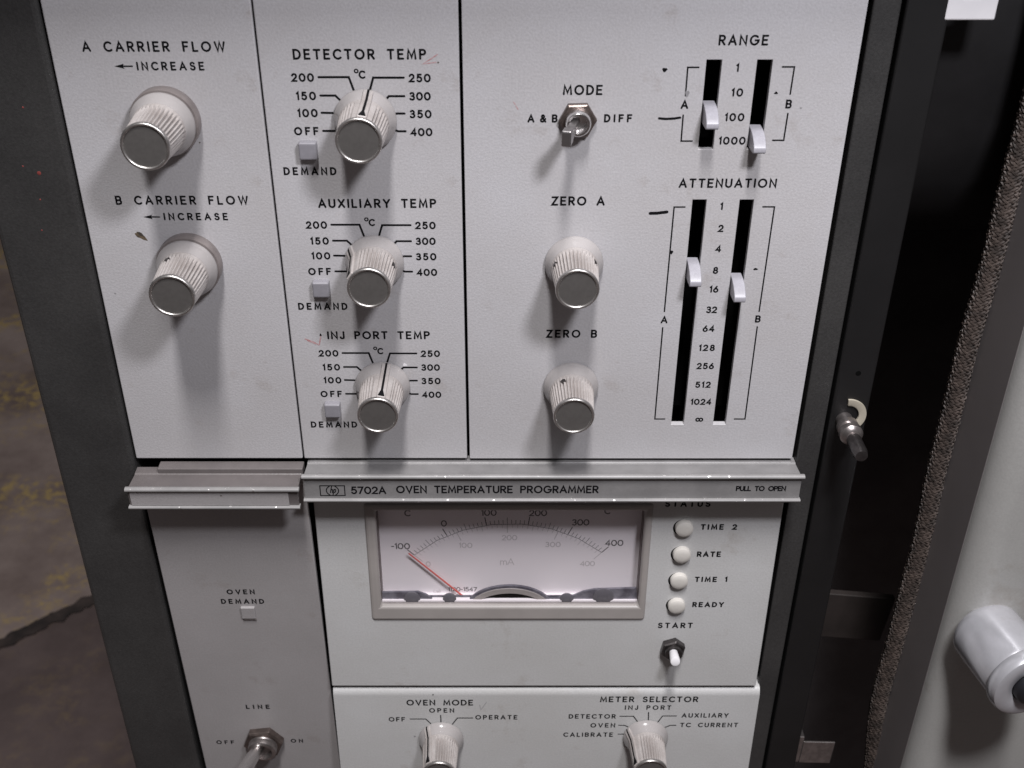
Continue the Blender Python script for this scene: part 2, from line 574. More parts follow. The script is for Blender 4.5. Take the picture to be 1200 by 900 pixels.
# ------------------------------------------------------------------ controls
def knob(parent, u, v, lift=0.0, pointer=None, flange=False, height=16.4, screws=(), label=None, fat=1.0):
    """fluted knob on a flared collar with a metal disc let into its end"""
    NF, SUB = 38, 8
    H = height
    bm = bmesh.new()
    rows = []
    zs = [4.2, 5.0, 5.7, 6.4, 10.0, H - 1.9, H - 1.2, H - 0.7]
    for iz, z in enumerate(zs):
        t = (z - 4.2) / (H - 4.9)
        r0 = 6.35 - 0.72 * t
        amp = 0.0 if iz < 2 else (0.18 if iz == 2 else (0.85 if iz < 6 else (0.45 if iz == 6 else 0.0)))
        if iz == 0:
            r0 += 0.12
        ring = []
        for i in range(NF * SUB):
            a = 2 * math.pi * i / (NF * SUB)
            k = amp
            if pointer is not None:
                d = abs((a - R(pointer) + math.pi) % (2 * math.pi) - math.pi)
                if d < R(26):
                    k = 0
            g = 0.5 - 0.5 * math.cos(a * NF)
            rr = r0 - k * g ** 1.4
            ring.append(bm.verts.new((rr * math.cos(a), rr * math.sin(a), z + lift)))
        rows.append(ring)
    n = NF * SUB
    for a, b in zip(rows, rows[1:]):
        for i in range(n):
            bm.faces.new((a[i], a[(i + 1) % n], b[(i + 1) % n], b[i]))
    bm.faces.new(rows[-1])
    k = obj('control_knob', bm, M_KNOB, parent, (u, v, 0), smooth=50)
    k.scale = (fat, fat, 1)
    if label:
        k['label'] = label
    obj('collar', lathe([(7.55, 0.15 + lift), (7.85, 0.4 + lift), (7.88, 1.1 + lift), (7.8, 1.5 + lift), (7.6, 1.8 + lift), (7.3, 2.3 + lift), (6.9, 3.4 + lift), (6.5, 4.4 + lift), (6.0, 4.6 + lift)]),
        M_SKIRT, k, smooth=40)
    if flange:
        obj('flange', lathe([(8.28, 0), (8.35, 0.2), (8.35, 3.0), (8.15, 3.4), (7.6, 3.5), (6, 3.6)]), M_FLANGE, k, smooth=40)
    if pointer is not None:
        ca = R(pointer)
        pr = [(5.2, 1.0), (7.95, 1.0), (7.95, 1.9), (6.75, 5.2), (6.05, H - 0.75), (5.2, H - 0.75)]
        p = prism([(a, b) for a, b in pr], -1.25, 1.25, 'y')
        po = obj('pointer', p, M_KNOB, k, (0, 0, lift), (0, 0, ca), bevel=0.25)
        # black line let into the pointer
        bm = bmesh.new()
        prev = None
        for r, z, hw in ((8.03, 0.95, .30), (8.03, 1.92, .30), (6.86, 5.25, .30), (6.36, H - 3.6, .32), (6.19, H - 0.9, .95)):
            cur = (bm.verts.new((r, -hw, z)), bm.verts.new((r, hw, z)))
            if prev:
                bm.faces.new((prev[0], prev[1], cur[1], cur[0]))
            prev = cur
        bmesh.ops.recalc_face_normals(bm, faces=bm.faces[:])
        obj('pointer_line', bm, M_INK, k, (0, 0, lift), (0, 0, ca))
    obj('cap_rim', lathe([(5.66, H - 1.0 + lift), (5.74, H - 0.4 + lift), (5.62, H - .05 + lift), (5.38, H + 0.14 + lift), (5.12, H + 0.1 + lift), (4.94, H - 0.1 + lift), (4.86, H - 0.6 + lift)], cap_top=False),
        M_RIM, k, smooth=50)
    obj('cap', lathe([(4.98, H - 0.55 + lift), (4.97, H - 0.28 + lift), (2.5, H - 0.24 + lift), (0.01, H - 0.23 + lift)]), M_CAP, k, smooth=60)
    for a in screws:
        s = lathe([(0.75, -0.4), (0.75, 0.12), (0.0001, 0.14)], 16)
        rr = 6.18
        obj('set_screw', s, M_DARKMETAL, k, (rr * math.cos(R(a)), rr * math.sin(R(a)), 6.6 + lift), (0, math.pi / 2, R(a)))
    return k


def hexnut(parent, u, v, flat, h, m, rot=0.0, name='nut'):
    r = flat / 2 / math.cos(math.pi / 6)
    pts = [(r * math.cos(R(60 * i + rot)), r * math.sin(R(60 * i + rot))) for i in range(6)]
    bm = bmesh.new()
    inn = flat / 2 * 0.98
    rows = []
    for sc, z in ((1, 0), (1, h * .8), (.9, h)):
        rows.append([bm.verts.new((p[0] * sc, p[1] * sc, z)) for p in pts])
    for a, b in zip(rows, rows[1:]):
        for i in range(6):
            bm.faces.new((a[i], a[(i + 1) % 6], b[(i + 1) % 6], b[i]))
    bm.faces.new(rows[-1])
    return obj(name, bm, m, parent, (u, v, 0), bevel=0.12)


def square_lamp(mod, u, v):
    o = obj('demand_lamp', B(-2.3, 2.3, -2.3, 2.3, -1.0, 2.2), M_LENS, mod.e, (u, v, 0), bevel=0.5)
    return o


def slide_lever(mod, u, v):
    pr = [(3.0, -3), (2.9, 0.5), (2.6, 2.0), (1.9, 3.8), (0.9, 5.3), (0.1, 6.1), (-0.3, 6.3), (-1.3, 6.3), (-1.6, 5.9), (-1.75, 4.5), (-1.9, 2.0), (-1.9, -3)]
    o = obj('slide_lever', prism(pr, -1.55, 1.55, 'x'), M_SLIDER, mod.e, (u, v, 0), bevel=0.18, smooth=35)
    return o


# ================================================================== CABINET
cab = bpy.data.objects.new('instrument_cabinet', None)
COL.objects.link(cab)
cab.location = (-0.134, 0, -0.52)
cab.rotation_euler = (math.pi / 2, 0, 0)
tag(cab, 'charcoal painted metal cabinet frame holding the grey control panels', 'cabinet')
CO = Vector((-134, -520))                     # panel coordinates of the cabinet's origin


def cb(name, u0, u1, v0, v1, o0, o1, m, bevel=None):
    return obj(name, B(u0 - CO.x, u1 - CO.x, v0 - CO.y, v1 - CO.y, o0, o1), m, cab, bevel=bevel)


post = cb('corner_post', -134.2, -110.5, -520, 172, -170, 0.3, M_POST, bevel=1.6)
cb('corner_post', 88.5, 95.2, -520, 172, -20, 0.2, M_POST, bevel=0.5)
fp = cb('face_plate', 96.0, 106.6, -520, 172, -2.2, 1.4, M_INNER, bevel=0.7)
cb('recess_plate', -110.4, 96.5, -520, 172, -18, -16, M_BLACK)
cb('oven_back_wall', 96.6, 290, -520, 172, -150, -148, M_OVEN)
cb('oven_side_wall', 97.0, 99.0, -520, 172, -147.9, -2.4, M_OVEN)
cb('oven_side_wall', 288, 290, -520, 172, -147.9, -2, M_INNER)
cb('top_ledge', -134.2, 290, 172.2, 180, -170, 27, M_POST, bevel=1.5)
obj('wall_bracket', B(0, 30, 0, 22, 0, 3), M_FLANGE0, cab, (118 - CO.x, -116 - CO.y, -48), (0, 0, R(-6)), bevel=0.4)
bprof = [(172, -12), (120, -12.5), (98, -15), (80, -21), (66, -31), (55, -45), (48, -62), (44, -82), (42, -110)]  # added inner wall, curved so that shade deepens down the cavity
obj('shading_wall', prism([(a - CO.y, b) for a, b in bprof] + [(a + 1.5 - CO.y, b - 1.2) for a, b in bprof[::-1]], 108.0 - CO.x, 176 - CO.x, 'x'), M_SHADING_WALL, cab, smooth=60)
for (x, y, r) in ((26.7, 126, .28), (26.7, 195, .25), (45.7, 203, .55), (47, 234, .25), (49, 270, .22)):
    d = FW + Vector(((x - 588) / F, 0, 0)) - UP * ((y - 450) / F)
    s = (0.33 + 272.4 - 0.66) / d.y
    p = CAM + d * (272.05 / d.y)
    obj('paint_fleck', lathe([(r, 0), (r * .6, .06), (.001, .08)], 10), M_REDDOT, cab, (p.x - CO.x, p.z - CO.y, 0.3))
# latch bolt standing out of the face plate
lb = obj('latch_bolt', lathe([(2.4, 0), (2.4, 3.2), (3.1, 3.4), (3.1, 5.2), (2.5, 5.5), (2.9, 6.2), (3.3, 6.6), (3.3, 8.4), (2.6, 9.2), (1.9, 9.5), (1.85, 15.5), (1.9, 16), (1.85, 18.0), (1.4, 18.6)], 32),
         M_DULL, cab, (100.0 - CO.x, 15.4 - CO.y, 1.4), smooth=35)
obj('bolt_tip', lathe([(2.0, 10.4), (2.1, 10.8), (2.1, 17.2), (1.7, 18.8), (0.001, 19.0)], 32), M_DARKMETAL, lb, smooth=35)
obj('washer', lathe([(3.4, 0.1), (5.5, 0.1), (5.6, 0.4), (5.5, 0.8), (3.8, 0.8), (3.4, 0.6)], 40, a0=-70, a1=95), M_CREAM, lb, (0.5, 1.6, 0.05), smooth=40)
obj('screw_hole', lathe([(0.8, 0), (0.8, .05), (0.001, .06)], 20), M_BLACK, cab, (101.6 - CO.x, 31.0 - CO.y, 1.4))
# small bent metal clip low in the opening, white catch near the top
bm = B(0, 11.5, 0, 11, 0, 0.8)
box(bm, -4.2, -0.02, 0.3, 13.5, -6, 0.78)
obj('metal_clip', bm, M_DULL, cab, (108.2 - CO.x, -135.5 - CO.y, -1), (0, 0, R(-2)), bevel=0.3)
bm = prism([(0, 0), (12.2, 0), (12.2, 14), (9, 14), (7.5, 5.2), (4, 5.2), (2.8, 14), (0, 14)], 0, 3.5)
obj('white_catch', bm, M_WHITE, cab, (105.4 - CO.x, 129.2 - CO.y, -2.0), bevel=0.5)

# ================================================================== FLOW MODULE (A / B carrier flow)
fm = Module('flow_module', 'pale grey panel marked A CARRIER FLOW with two flanged knobs', 'control panel', -109.8, 0.3)
obj('front_plate', plate(0, 50.0, 0, 165, -1.8, 0), M_PANEL, fm.e, bevel=0.35)
fm.caption('A CARRIER FLOW', 96.8, 264.8, 60.9, 2.4, 0.42)
fm.caption('INCREASE', 160.8, 240, 82.7, 2.0, 0.38)
fm.caption('B CARRIER FLOW', 136, 291.6, 240, 2.35, 0.42)
fm.caption('INCREASE', 192.4, 267.6, 258.2, 1.95, 0.38)
for tip, tail, y in ((134.1, 155, 77.6), (168, 187, 254.2)):
    a, b = fm.L(tip, y), fm.L(tail, y)
    bm = bmesh.new()
    ribbon(bm, [(a[0] + 1.2, a[1]), (b[0], a[1])], 0.38, 0)
    vs = [bm.verts.new((a[0] + x, a[1] + dy, 0.003)) for x, dy in ((0, 0), (2.4, -0.62), (2.0, 0), (2.4, 0.62))]
    bm.faces.new(vs)
    obj('arrow', bm, M_INK, fm.e, (0, 0, 0.03))
knob(fm.e, -84.1 + 109.8, 104.6 - .3, 3.6, None, True, 16.8, fat=1.03)
knob(fm.e, -83.9 + 109.8, 65.2 - .3, 3.6, None, True, 16.8, screws=(118,), fat=1.03)
blob(fm, 165, 276.5, 1.7, 0.75, M_BROWN, 'smudge', ang=R(-38))
blob(fm, 234, 167, 0.2, 0.2, M_BROWN, 'speck')
blob(fm, 135, 344, 0.25, 0.2, M_PENCIL, 'speck')

# ================================================================== TEMPERATURE MODULE
tm = Module('temperature_module', 'pale grey panel marked DETECTOR TEMP with three pointer knobs in a column', 'control panel', -59.3, 0.3)
obj('front_plate', plate(0, 48.9, 0, 165, -1.8, 0), M_PANEL, tm.e, bevel=0.35)
tm.caption('DETECTOR TEMP', 343.5, 499.7, 70, 2.45, 0.44)
tm.caption('AUXILIARY TEMP', 373, 511.5, 243.8, 2.4, 0.44)
tm.caption('INJ PORT TEMP', 383.8, 504, 397.6, 2.4, 0.44)
DIAL = [  # right-hand or left-hand end of each figure, baseline, then its line (detector dial, photo pixels)
    ('200', 341.6, 368.4, 96.0, [(373.4, 90.4), (408.7, 90.4), (414.8, 106.6)]),
    ('250', 479, 505, 96.6, [(473, 91), (437.3, 91), (433.2, 106.6)]),
    ('150', 347.4, 370.8, 117.5, [(375.6, 112), (393, 112), (398.2, 117)]),
    ('300', 479.6, 505, 117.9, [(473.7, 112.7), (455.8, 112.7), (450.6, 118)]),
    ('100', 349, 372.8, 137.5, [(377, 132.1), (389.9, 132.4)]),
    ('350', 480, 506, 138.7, [(474, 133), (465, 133), (461, 134)]),
    ('OFF', 345, 373.9, 158.6, [(378.8, 153.4), (392, 153.4)]),
    ('400', 481.3, 507, 159.7, [(475.3, 153.8), (466.6, 153.8), (461, 152)]),
]
for row, (ku, kv, pang) in enumerate(((-34.2, 104.6, 80), (-34.2, 65.4, 147), (-34.2, 26.3, 79))):
    off = (0, -39.18 * row)
    for txt, x0, x1, yb, line in DIAL:
        tm.caption(txt, x0, x1, yb, 2.0, 0.40, name='scale_figure', off=off)
        tm.lines([line], 0.56, name='dial_line', off=off)
    tm.caption('C', 420.5, 428.7, 92.4, 1.9, 0.38, off=off)
    c = tm.L(417.4, 83.2)
    bm = bmesh.new()
    ribbon(bm, arc(0, 0, .42, .42, 0, 360), 0.34, 0)
    obj('degree_sign', bm, M_INK, tm.e, (c[0], c[1] + off[1], 0.03))
    tm.caption('DEMAND', 332.7, 394.7, 205.3, 2.0, 0.40, off=off)
    knob(tm.e, ku + 59.3, kv - .3, 0, pang, False, 16.4, screws=(20,) if row == 1 else ())
    square_lamp(tm, -49.2 + 59.3, 96.9 - .3 + off[1])
tm.lines([[(513, 63.5), (505, 69), (495.5, 75), (503, 74), (511.5, 73)]], 0.3, m=M_RED, name='pen_mark', rnd=False)
blob(tm, 513.5, 73.3, 0.22, 0.22, M_BROWN, 'pen_dot')
tm.lines([[(357, 397), (367, 400.5), (374, 404.5)], [(374, 404.5), (376, 394)], [(360, 399), (370, 403)]], 0.34, m=M_RED, name='pen_mark', rnd=False)
blob(tm, 375.7, 392.5, 0.28, 0.4, M_INK, 'pen_dot')
blob(tm, 474.5, 427.5, 0.6, 0.5, M_WHITE, 'paint_chip')

# ================================================================== ELECTROMETER MODULE
em = Module('electrometer_module', 'wide pale grey panel marked RANGE and ATTENUATION with four black lever slots', 'control panel', -9.6, 0.3)
SL = [(50.05, 53.85, 96.8, 119.5), (62.45, 66.25, 96.8, 119.5), (49.9, 53.6, 12.6, 83.1), (62.25, 65.95, 12.6, 83.1)]
obj('front_plate', plate(0, 96.8, 0, 165, -1.8, 0, [(a + 9.6, b + 9.6, c - .3, d - .3) for a, b, c, d in SL]), M_PANEL, em.e, bevel=0.25)
for a, b, c, d in SL:
    obj('slot_liner', B(a + 9.6 - 1, b + 9.6 + 1, c - 1.3, d + .7, -13, -12), M_BLACK, em.e)
em.caption('MODE', 659.4, 706, 111.5, 2.4, 0.42)
em.caption('A&B', 618, 653.4, 143.7, 1.95, 0.40)
em.caption('DIFF', 707.6, 740.6, 143.5, 1.95, 0.40)
em.caption('ZERO A', 646, 708.6, 241, 2.4, 0.44)
em.caption('ZERO B', 640, 699.6, 395.9, 2.4, 0.44)
em.caption('RANGE', 841.6, 900, 53.4, 2.4, 0.42)
em.caption('ATTENUATION', 795, 909.6, 220.2, 2.4, 0.42)
for txt, x0, x1, yb in (('1', 862, 867.5, 84.4), ('10', 856.7, 870.4, 113.3), ('100', 848.9, 871.8, 142.2), ('1000', 841.8, 873.3, 169.6),
                        ('1', 843.5, 848.5, 246.1), ('2', 841, 847.6, 272), ('4', 838, 844.4, 295.7), ('8', 835, 841.6, 321), ('16', 831, 841.6, 343),
                        ('32', 827, 840, 367), ('64', 823, 837, 389), ('128', 818.6, 837.4, 411.4), ('256', 816, 836.4, 432.7), ('512', 814.4, 832.6, 454.5),
                        ('1024', 809, 833.4, 474.5)):
    em.caption(txt, x0, x1, yb, 1.95, 0.38, name='scale_figure')
em.caption('∞', 814.4, 824.4, 495, 1.75, 0.38, name='scale_figure')
for polys, t, tx0, tx1, tb in (
        ([[(818.9, 78.9), (806, 78.9), (803.3, 112.2)], [(800.6, 135), (798.2, 165.3), (811, 165.3)]], 'A', 797.3, 806.3, 127.8),
        ([[(917, 78.4), (931, 78.4), (926, 110.4)], [(923.3, 133), (918.4, 164.4), (905.6, 164.4)]], 'B', 920, 928.5, 127.2),
        ([[(802.6, 242.6), (790, 242.6), (778.6, 365)], [(776.6, 384), (767.4, 491), (779, 491)]], 'A', 774, 782.2, 379),
        ([[(894, 242.4), (907.6, 242.4), (889.6, 365)], [(887.4, 383), (873, 491), (860.6, 491)]], 'B', 884.4, 892, 378)):
    em.lines(polys, 0.40, name='bracket_line')
    em.caption(t, tx0, tx1, tb, 2.1, 0.40)
knob(em.e, 19.5 + 9.6, 65.1 - .3, 0, None, False, 16.4, screws=(155, 32))
knob(em.e, 19.9 + 9.6, 26.1 - .3, 0, None, False, 16.4, screws=(116,))
for x, yt, yb in ((833.5, 121, 154), (887.5, 148.5, 183), (812, 304, 340.6), (863, 322, 359)):
    # the tip stands 8 mm out: set the lever so that its tip and its foot both fall where seen
    vt = em.L(x, yb, 6.1)[1]
    vf = em.L(x, yt, 0.6)[1]
    v = ((vt + 1.5) + (vf - 2.9)) / 2
    uu = {833.5: (SL[0][0] + SL[0][1]) / 2, 887.5: (SL[1][0] + SL[1][1]) / 2, 812: (SL[2][0] + SL[2][1]) / 2, 863: (SL[3][0] + SL[3][1]) / 2}[x]
    slide_lever(em, uu + 9.6, v)
# mode toggle: nut, threaded collar and a flat-ended bat lever
c = em.L(677.2, 141.5, 1.0)
ts = hexnut(em.e, c[0], c[1], 8.4, 1.7, M_NUT, 2, 'toggle_switch')
obj('bushing', lathe([(3.1, 1.6), (3.25, 2.1), (3.1, 2.5), (3.25, 2.9), (3.1, 4.2), (2.8, 4.5), (2.3, 4.5), (2.0, 2.2), (0.01, 2.0)], 40), M_CHROME, ts, smooth=40)
tip = em.L(663.3, 163.5, 13.5)
d = Vector((tip[0] - c[0], tip[1] - c[1], 13.5))
up = Vector((0, 1, 0))
bm = bmesh.new()
rows = []
for t, hx, hy in ((0.12, 0.9, 0.9), (0.45, 1.05, 1.1), (0.74, 1.15, 1.3), (0.78, 1.15, 1.9), (0.98, 1.2, 2.0), (1.0, 1.0, 1.8)):
    z = d.normalized()
    x = Vector((1, 0.0, 0.0))
    x = (x - z * x.dot(z)).normalized()
    y = z.cross(x)
    rows.append([bm.verts.new(d * t + x * hx * sx + y * hy * sy) for sx, sy in ((-1, -1), (1, -1), (1, 1), (-1, 1))])
for a, b in zip(rows, rows[1:]):
    for i in range(4):
        bm.faces.new((a[i], a[(i + 1) % 4], b[(i + 1) % 4], b[i]))
bm.faces.new(rows[-1])
obj('lever', bm, M_LEVER, ts, bevel=0.3)
# pen marks beside the scales
em.lines([[(772.5, 138.7), (780, 139.4), (790, 138.9), (797, 137.8)]], 0.62, name='pen_mark')
em.lines([[(762, 250), (770, 249.8), (781.5, 248.4)]], 0.85, name='pen_mark')
blob(em, 779, 81.8, 0.62, 0.5, M_INK, 'pen_dot')
blob(em, 909.5, 109, 0.45, 0.32, M_INK, 'pen_dot')
blob(em, 805.4, 109.6, 0.5, 0.8, M_PENCIL, 'pen_dot')
blob(em, 885.4, 315.4, 0.6, 0.32, M_INK, 'pen_dot')
blob(em, 787, 295.5, 0.4, 0.55, M_INK, 'pen_dot')
blob(em, 938.5, 126.5, 0.3, 0.2, M_PENCIL, 'speck')
em.lines([[(601.8, 119.6), (603.6, 122.2)], [(604.5, 124), (607, 128)]], 0.26, m=M_RED, name='pen_mark')

# ================================================================== HANDLES (an extruded channel)
LIP_T = [(-1.44, 8.4), (-0.5, 8.9), (-0.35, 9.6), (-0.6, 10.3), (-1.1, 10.5), (-1.55, 10.2), (-1.6, 9.31)]
LIP_B = [(0.2, 9.31), (0.15, 10.2), (-0.2, 10.4), (-0.7, 10.2), (-0.95, 9.6), (-0.9, 8.3), (0.0, 8.2)]


def handle(mod, u0, u1, dv, out, fh, hm=None):
    """dv lifts the whole section, fh is the height of the recessed face"""
    bt = -1.6 - fh
    sec = [(-1.7, -2.0), (-1.7, 1.0), (-2.0, 1.5), (-1.45, 8.6), (-1.6, 9.3), (bt, 9.3), (bt - .1, 8.4), (-3.4, 8.0), (-3.4, -2.0)]
    h = obj('handle', prism([(a + dv, b + out) for a, b in sec], u0 + .3, u1 - .6, 'x'), hm or M_HANDLE, mod.e, bevel=0.12)
    obj('lip', prism([(a + dv, b + out) for a, b in LIP_T], u0, u1, 'x'), M_LIP, h, smooth=60)
    obj('lip', prism([(a + dv + bt - .2, b + out) for a, b in LIP_B], u0, u1 - .3, 'x'), M_LIP, h, smooth=60)
    return h


# ================================================================== POWER MODULE (lower left, stands a little open)
pm = Module('power_module', 'lower left grey panel with OVEN DEMAND lamp and LINE toggle under a blank handle', 'control panel', -108.9, -150, 2.4 - 4.6, -2.0)
PT = 150 - 1.5
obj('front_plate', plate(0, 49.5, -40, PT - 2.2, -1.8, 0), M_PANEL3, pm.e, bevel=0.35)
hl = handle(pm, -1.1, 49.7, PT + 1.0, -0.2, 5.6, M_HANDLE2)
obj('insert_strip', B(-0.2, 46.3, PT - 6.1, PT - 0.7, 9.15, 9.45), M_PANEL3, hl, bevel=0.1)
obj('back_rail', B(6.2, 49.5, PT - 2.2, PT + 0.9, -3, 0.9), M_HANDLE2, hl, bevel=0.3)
pm.caption('OVEN', 266, 299, 696.5, 2.0, 0.40)
pm.caption('DEMAND', 259.5, 310, 707.6, 2.0, 0.40)
c = pm.L(290, 722, 2.0)
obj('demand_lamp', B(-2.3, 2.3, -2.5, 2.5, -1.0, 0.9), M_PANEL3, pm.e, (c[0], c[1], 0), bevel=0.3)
obj('lamp_foot', B(-1.9, 2.3, -3.3, -2.52, -1.0, 0.5), M_BEZEL, pm.e, (c[0], c[1], 0), bevel=0.1)
pm.caption('LINE', 288.5, 316.5, 830.8, 2.05, 0.42)
pm.caption('OFF', 254, 275, 872, 1.9, 0.36)
pm.caption('ON', 341, 355.5, 870.3, 1.9, 0.36)
c = pm.L(309, 871, 1.5)
ts = hexnut(pm.e, c[0], c[1], 12.6, 2.6, M_NUT, 8, 'toggle_switch')
obj('bushing', lathe([(5.0, 2.4), (5.2, 2.9), (5.0, 3.4), (5.2, 3.9), (5.0, 5.4), (4.6, 5.7), (3.7, 5.7), (3.3, 3.5), (0.01, 3.2)], 40), M_DULL, ts, smooth=40)
tip = pm.L(278, 914, 22)
d = Vector((tip[0] - c[0], tip[1] - c[1], 22.0))
bm = tube([d * t for t in (0.08, 0.3, 0.6, 0.9, 0.97, 1.0)], [1.9, 2.1, 2.5, 2.9, 2.6, 1.6], 24)
obj('lever', bm, M_CHROME, ts, smooth=50)
blob(pm, 259, 581, 0.3, 0.18, M_BROWN, 'speck', out=9.5)

# ================================================================== TEMPERATURE PROGRAMMER (centre, with the meter)
pr = Module('temperature_programmer', 'grey panel with needle meter and four round white lamps below a lettered pull handle', 'control panel', -58.4, -150, 4.7, 2.0)
SEAM = pr.L(636, 806)[1]
PTOP = 150.0
MX0, MX1 = pr.L(440, 640)[0], pr.L(753, 640)[0]
MY0, MY1 = pr.L(600, 712)[1], PTOP - 10.5
MX0, MX1 = -39.2 + 58.4, 44.4 + 58.4
MBOT = pr.L(600, 709)[1]
MY1 = pr.L(600, 600, 0.7)[1]
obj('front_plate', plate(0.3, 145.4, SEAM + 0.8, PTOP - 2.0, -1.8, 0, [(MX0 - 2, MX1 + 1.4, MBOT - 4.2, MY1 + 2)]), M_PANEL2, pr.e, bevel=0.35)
h = handle(pr, -0.4, 147.4, PTOP + 0.8, -0.3, 7.3)
obj('back_rail', B(0.3, 145.6, PTOP - 2.4, PTOP - 0.75, -3, 0.9), M_HANDLE, h, bevel=0.3)
HO = 9.06
pr.caption('5702A', 411.5, 452.8, 579, 2.55, 0.42, out=HO, parent=h)
pr.caption('OVEN TEMPERATURE PROGRAMMER', 464.4, 701.4, 578, 2.55, 0.42, out=HO, parent=h)
pr.caption('PULL TO OPEN', 862, 920.8, 575.5, 1.7, 0.34, out=HO, parent=h)
a, b = pr.L(375.8, 580.7, HO), pr.L(403.5, 569.2, HO)
bm = bmesh.new()
cx, cy = (a[0] + b[0]) / 2, (a[1] + b[1]) / 2
hx, hy = (b[0] - a[0]) / 2, (b[1] - a[1]) / 2
ribbon(bm, [(cx - hx, cy - hy), (cx + hx, cy - hy), (cx + hx, cy + hy), (cx - hx, cy + hy), (cx - hx, cy - hy)], 0.3, 0)
for s0, s1 in ((118, 242), (-62, 62)):
    ribbon(bm, arc(cx, cy, hy * 1.02, hy * 0.98, s0, s1), 0.3, 0.002)
k = hy
ribbon(bm, [(cx - .38 * k, cy - .42 * k), (cx - .08 * k, cy + .92 * k)], 0.28, 0.004)
ribbon(bm, [(cx - .28 * k, cy + .02 * k), (cx - .08 * k, cy + .26 * k), (cx + .06 * k, cy + .18 * k), (cx - .06 * k, cy - .42 * k)], 0.28, 0.006)
ribbon(bm, [(cx + .30 * k, cy + .28 * k), (cx + .02 * k, cy - .95 * k)], 0.28, 0.008)
ribbon(bm, [(cx + .28 * k, cy + .16 * k), (cx + .5 * k, cy + .28 * k), (cx + .55 * k, cy), (cx + .4 * k, cy - .34 * k), (cx + .16 * k, cy - .36 * k)], 0.28, 0.010)
obj('emblem', bm, M_INK, h, (0, 0, HO))

# meter: bezel, walls, card, scale, needle, smoky foot, pane
mt = obj('meter', plate(MX0 - 3.6, MX1 + 2.6, MBOT - 6.2, MY1 + 3, -2.2, 0.7, [(MX0, MX1, MBOT, MY1)]), M_BEZEL, pr.e, bevel=1.15)
mt['label'] = 'rectangular needle meter with red pointer'
FZ = -6.0
bm = bmesh.new()
for q in ((MX0 - .6, MX0, MBOT, MY1), (MX1, MX1 + .6, MBOT, MY1), (MX0 - .6, MX1 + .6, MY1, MY1 + .6)):
    box(bm, *q, FZ - 1, -2.25)
obj('inner_wall', bm, M_WALL, mt)
obj('inner_sill', B(MX0 - .6, MX1 + .6, MBOT - .6, MBOT, FZ - 1, -2.25), M_FACE, mt)
cardo = obj('card', B(MX0 - .2, MX1 + .2, MBOT - .2, MY1 + .2, FZ - 0.8, FZ), M_FACE, mt)


def ml(x, y):
    return pr.L(x, y, FZ + .03)


# circle through three points of the scale arc
A3 = [Vector(ml(*p)) for p in ((485.6, 650.5), (597, 613.6), (705, 647.5))]
ax, ay, bx, by, cx3, cy3 = A3[0].x, A3[0].y, A3[1].x, A3[1].y, A3[2].x, A3[2].y
dd = 2 * (ax * (by - cy3) + bx * (cy3 - ay) + cx3 * (ay - by))
ox = ((ax * ax + ay * ay) * (by - cy3) + (bx * bx + by * by) * (cy3 - ay) + (cx3 * cx3 + cy3 * cy3) * (ay - by)) / dd
oy = ((ax * ax + ay * ay) * (cx3 - bx) + (bx * bx + by * by) * (ax - cx3) + (cx3 * cx3 + cy3 * cy3) * (bx - ax)) / dd
RR = (A3[0] - Vector((ox, oy))).length
t0 = math.degrees(math.atan2(ay - oy, ax - ox))
t1 = math.degrees(math.atan2(cy3 - oy, cx3 - ox))
bm = bmesh.new()
ribbon(bm, arc(ox, oy, RR, RR, t0, t1), 0.16, 0, False)
for i in range(51):
    a = R(t0 + (t1 - t0) * i / 50)
    ln = 3.1 if i % 10 == 0 else (2.3 if i % 5 == 0 else 1.5)
    wdt = 0.30 if i % 10 == 0 else 0.15
    ribbon(bm, [(ox + RR * math.cos(a), oy + RR * math.sin(a)), (ox + (RR + ln) * math.cos(a), oy + (RR + ln) * math.sin(a))], wdt, 0.002, False)
obj('temperature_scale', bm, M_METERINK, mt, (0, 0, FZ + .03))
bm = bmesh.new()
for i in range(41):
    a = R(t0 + (t1 - t0) * i / 40)
    ln = 3.6 if i % 10 == 0 else (2.4 if i % 5 == 0 else 1.6)
    ribbon(bm, [(ox + (RR - .3) * math.cos(a), oy + (RR - .3) * math.sin(a)), (ox + (RR - ln) * math.cos(a), oy + (RR - ln) * math.sin(a))], 0.26 if i % 10 == 0 else 0.17, 0, False)
obj('current_scale', bm, M_METERGREY, mt, (0, 0, FZ + .03))
for txt, x0, x1, yb in (('-100', 458.5, 480.6, 643.6), ('0', 516.8, 524.2, 617), ('100', 564, 582, 604.5), ('200', 620, 641, 604.8), ('300', 670, 690.5, 615.8), ('400', 709, 730.3, 639.8),
                        ('C', 474, 482, 605), ('C', 708, 716, 602.5)):
    pr.caption(txt, x0, x1, yb, 2.3, 0.30, out=FZ + .03, m=M_METERINK, name='scale_figure', parent=mt)
for txt, x0, x1, yb in (('100', 538, 553.6, 642.2), ('200', 588, 606, 633.2), ('300', 638.8, 657, 641.2), ('400', 679.6, 697, 663.5), ('0', 499, 504.5, 664)):
    pr.caption(txt, x0, x1, yb, 2.0, 0.26, out=FZ + .03, m=M_METERGREY, name='scale_figure', parent=mt)
pr.caption('mA', 586, 602.6, 662.2, 2.7, 0.26, out=FZ + .03, m=M_METERGREY, parent=mt)
pr.caption('1120-1547', 525.5, 559, 693, 1.7, 0.2, out=FZ + .03, m=M_METERINK, parent=mt)
a = ml(508, 695.2)
bm = bmesh.new()
ribbon(bm, arc(.9, .8, .8, .8, 120, 240), .2, 0)
ribbon(bm, arc(1.5, .8, .8, .8, -60, 60), .2, 0)
ribbon(bm, [(.8, .3), (1.1, 1.3), (1.3, .8), (1.2, .3)], .2, .002)
